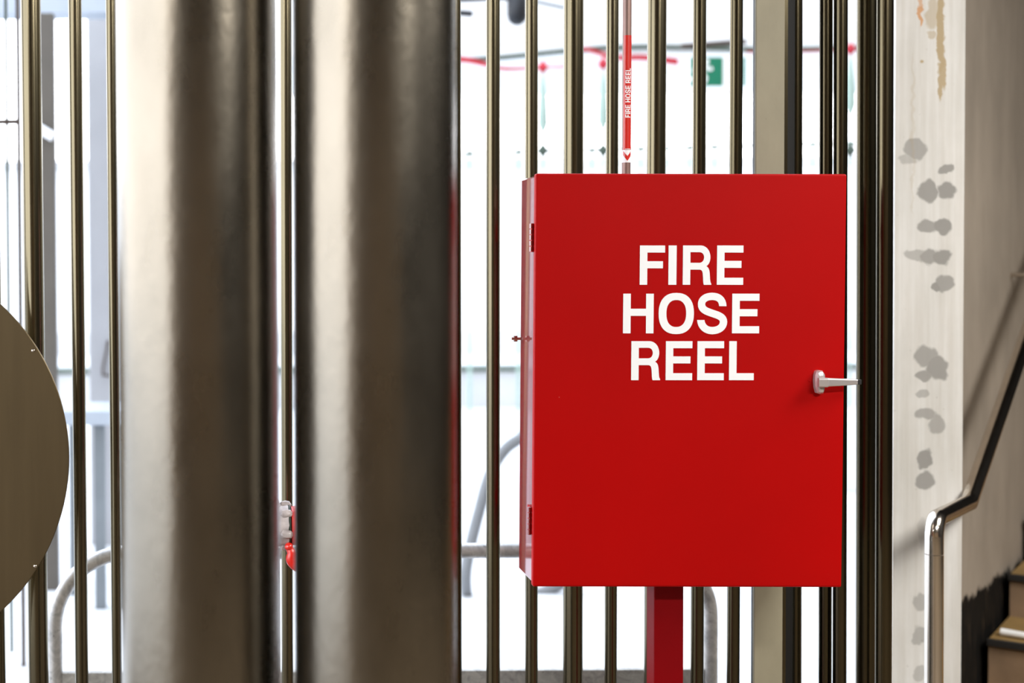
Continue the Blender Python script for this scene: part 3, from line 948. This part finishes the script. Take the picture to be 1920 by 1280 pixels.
# running figure and doorway in white
bm = bmesh.new()
fc = gx - 0.125; un = sh2
lathe(bm, [(0.016, -0.0075), (0.016, -0.0045)], (fc + 0.03, 0, un * .84), 'Y', 16)
def limb(*pts):
    for (xa2, za2), (xb2, zb2) in zip(pts, pts[1:]):
        a = Vector((xa2, za2)); b = Vector((xb2, zb2)); d = (b - a).normalized(); n_ = Vector((-d.y, d.x)) * 0.010
        prism(bm, [tuple(a + n_), tuple(a - n_), tuple(b - n_), tuple(b + n_)], -0.0075, -0.0045)
limb((fc + 0.02, un * .72), (fc, un * .45))
limb((fc + 0.005, un * .70), (fc - 0.03, un * .60), (fc - 0.035, un * .48))
limb((fc + 0.02, un * .70), (fc + 0.045, un * .58), (fc + 0.065, un * .62))
limb((fc, un * .46), (fc + 0.03, un * .32), (fc + 0.02, un * .12))
limb((fc, un * .46), (fc - 0.02, un * .26), (fc - 0.055, un * .24))
link('running_figure', bm, M['white_vinyl'], es)['label'] = 'white running figure'
bm = bmesh.new()
h0 = at(1280, 86, eY) - es.location; h1 = at(1400, 77, eY) - es.location
tube(bm, [(h0.x, 0.02, h0.z), (h1.x, 0.02, h1.z)], 0.016, 10)
for xx in (-sw2 / 2 + 0.04, sw2 / 2 - 0.04): tube(bm, [(xx, 0.02, sh2), (xx, 0.02, h0.z + (h1.z - h0.z) * (xx - h0.x) / (h1.x - h0.x))], 0.006, 8)
link('hanging_bar', bm, M['frame_brown'], es, smooth=True)

# floodlight and rods at the top
fl = at(970, 20, 7.5)
f_ = empty('floodlight', (fl.x, 7.5, fl.z)); tag(f_, 'dark blue floodlight outside, high above the hinged cabinet corner', 'light')
bm = bmesh.new()
lathe(bm, [(0.02, -0.075), (0.045, -0.055), (0.055, -0.02), (0.055, 0.06), (0.03, 0.10)], (0, 0, 0), 'Z', 20); link('lamp_body', bm, M['dark_blue'], f_, smooth=True)
q0, q1 = at(855, 3, 7.5) - f_.location, at(975, 0, 7.5) - f_.location
bm = bmesh.new(); tube(bm, [(q0.x - 0.6, 0, q0.z - .01), (q1.x + 0.05, 0, q1.z + 0.02)], 0.018, 10); link('arm', bm, M['dark_blue'], f_, smooth=True)
bm = bmesh.new(); tube(bm, [(q0.x - 0.62, 0, -q0.z * 0 - fl.z), (q0.x - 0.62, 0, q0.z + 0.05)], 0.03, 14); link('mast', bm, M['mid_grey'], f_, smooth=True)
e0, e1 = at(835, 20, 7.5) - f_.location, at(886, 26, 7.5) - f_.location
bm = bmesh.new(); tube(bm, [(q0.x - 0.6, 0, e0.z + 0.04), (e1.x, 0, e1.z)], 0.017, 10); link('stay', bm, M['dark_blue'], f_, smooth=True)
a, b = at(990, 0, 9.3), at(1060, 15, 9.3)
bm = bmesh.new(); tube(bm, [a + (a - b) * 2 , b], 0.014, 10)
o = rebase(link('overhead_cable', bm, M['mid_grey'], smooth=True), a); tag(o, 'grey cable slanting down at the top beside the floodlight', 'cable')

# curved steel bicycle rack beyond the rail
rY = 6.2
ctrl = [(1010, 803), (975, 822), (945, 845), (918, 890), (898, 960), (883, 1020), (873, 1080), (880, 1130), (905, 1152), (940, 1142), (985, 1122), (1060, 1090), (1110, 1040)]
cc = [at(x, y, rY + (0.10 if i > 6 else 0)) for i, (x, y) in enumerate(ctrl)]
low = min(c_.z for c_ in cc)
bm = bmesh.new(); tube(bm, [c_ - cc[0] for c_ in spline(cc, 6)], 0.025, 14)
rk = empty('bicycle_rack', (cc[0].x, cc[0].y, 0))
tag(rk, 'curved grey steel bicycle rack outside, seen between the big pole and the red cabinet', 'rack')
o = link('looped_tube', bm, M['rack'], rk, smooth=True); o.location = (0, 0, cc[0].z)
bm = bmesh.new(); tube(bm, [(at(1085, 640, rY).x - cc[0].x, 0.05, 0), (at(1085, 640, rY).x - cc[0].x, 0.05, cc[0].z + 0.1), (cc[0].x - cc[0].x, 0, cc[0].z)], 0.025, 14)
link('upright', bm, M['rack'], rk, smooth=True)

# white planter wall outside behind (grey-green line at y=685)
lw = empty('low_wall', (0, 14, 0)); tag(lw, 'low pale wall with a grey coping across the courtyard', 'wall')
zl = at(920, 690, 14).z
boxobj('wall_face', (-2, 11.5, 0, 0.3, 0, zl - 0.03), M['pale_grey'], lw)
boxobj('coping', (-2.05, 11.55, -0.04, 0.34, zl - 0.029, zl + 0.01), M['green_dark'], lw)

# left: glazed grille, grey post, pale door, bench
gY = 5.2
gz = at(20, 228, gY)
gx0, gx1 = at(-70, 300, gY).x, at(37, 300, gY).x
gt = at(20, 20, gY).z
gr = empty('glazed_screen', (gx0, gY, 0)); tag(gr, 'slim framed glazed screen outside at the far left, above the round disc', 'screen')
boxobj('stile', (gx1 - gx0 - 0.010, gx1 - gx0, 0, 0.04, 0, gt + 0.9), M['frame_brown'], gr)
boxobj('stile', (0, 0.012, 0, 0.04, 0, gt + 0.9), M['frame_brown'], gr)
mx = at(12, 300, gY).x - gx0
boxobj('mullion', (mx - 0.0045, mx + 0.0045, 0.01, 0.03, 0.05, gt + 0.05), M['green_dark'], gr)
boxobj('transom', (0.0125, gx1 - gx0 - 0.0105, 0.005, 0.009, gz.z - 0.009, gz.z + 0.009), M['frame_brown'], gr)
gp = empty('grey_post', (at(88, 300, 6.4).x, 6.4, 0)); tag(gp, 'grey square post outside between the thick and the slim tube near the disc', 'post')
pw = (98 - 70) / F * 6.4 / 2
zt2 = at(88, 24, 6.4).z
boxobj('shaft', (-pw, pw, 0, 0.08, 0, zt2), M['grey_brown'], gp, bevel=0.004)
bm = bmesh.new(); tube(bm, [(-pw * 2.5, -0.03, at(60, 228, 6.4).z), (pw * 1.0, -0.03, at(98, 258, 6.4).z)], 0.022, 12)
link('brace', bm, M['pale'], gp, smooth=True)
bmx = empty('lintel', (0, 6.6, 0)); tag(bmx, 'pale blue beam outside across the top behind the tubes by the disc', 'beam')
boxobj('beam_body', (at(-100, 0, 6.6).x, at(236, 0, 6.6).x, 0, 0.2, at(0, 24, 6.6).z, at(0, -10, 6.6).z), M['pale_blue'], bmx)
for xx in (at(-90, 0, 6.6).x, at(228, 0, 6.6).x): boxobj('leg', (xx - 0.02, xx + 0.02, 0.05, 0.15, 0, at(0, 24, 6.6).z - 0.001), M['pale_blue'], bmx)
dY = 7.4
x0d, x1d = at(162, 0, dY).x, at(300, 0, dY).x
zd0, zd1 = 0.0, at(0, 30, dY).z
dd = empty('panelled_door', (x0d, dY, 0)); tag(dd, 'pale grey door leaf outside with a small handle, beside the first big steel pole', 'door')
boxobj('leaf', (0, x1d - x0d, 0, 0.05, 0, zd1), M['door_grey'], dd, bevel=0.004)
hx0 = at(192, 0, dY).x - x0d
bm = bmesh.new(); tube(bm, [(hx0 + 0.015, -0.0005, at(0, 640, dY).z), (hx0 + 0.01, -0.03, at(0, 655, dY).z), (hx0 - 0.01, -0.03, at(0, 690, dY).z), (hx0 - 0.01, -0.03, at(0, 703, dY).z), (hx0 + 0.03, -0.03, at(0, 705, dY).z)], 0.007, 8)
link('handle', bm, M['frame_brown'], dd, smooth=True)
bY = 6.0
b0_, b1_ = at(110, 780, bY), at(235, 780, bY)
be = empty('bench', (b0_.x, bY, 0)); tag(be, 'pale bench with square legs outside beside the first big steel pole', 'bench')
zt_b = b0_.z + 0.02
zl_b = zt_b - 0.06
boxobj('seat', (0, b1_.x - b0_.x + 0.1, 0, 0.4, zl_b, zt_b), M['pale_blue'], be, bevel=0.004)
for px in (184, 232):
    xx = at(px, 800, bY).x - b0_.x
    boxobj('leg', (xx - 0.022, xx + 0.022, 0.05, 0.10, 0, zl_b - 0.0005), M['mid_grey'], be)
xx = 0.03
boxobj('leg', (xx - 0.02, xx + 0.02, 0.3, 0.35, 0, zl_b - 0.0005), M['mid_grey'], be)

# ------------------------------------------------------------------ added hall lamps, out of view, brightening cabinet, pillar and stair wall
def lamp(x, y, e, label, sx=1.2, sy=0.3):
    f = empty('fill_lamp', (x, y, CEIL)); tag(f, label, 'lamp', 'added hall fill lamps')
    boxobj('housing', (-sx / 2 - .03, sx / 2 + .03, -sy / 2 - .03, sy / 2 + .03, -0.07, -0.001), M['pale_grey'], f)
    ld = bpy.data.lights.new('lamp', 'AREA'); ld.shape = 'RECTANGLE'; ld.size = sx; ld.size_y = sy; ld.energy = e; ld.color = (1.0, 0.98, 0.94)
    lo_ = bpy.data.objects.new('fill_light', ld); C.objects.link(lo_); lo_.location = (0, 0, -0.075); lo_.parent = f
lamp(-2.2, -0.4, 130, 'added unseen ceiling lamp in the hall by the open side')
lamp(2.3, -0.2, 190, 'added unseen ceiling lamp in the middle of the hall')
lamp(3.4, 1.9, 165, 'added unseen ceiling lamp in the hall before the stairs', 1.4, 1.4)
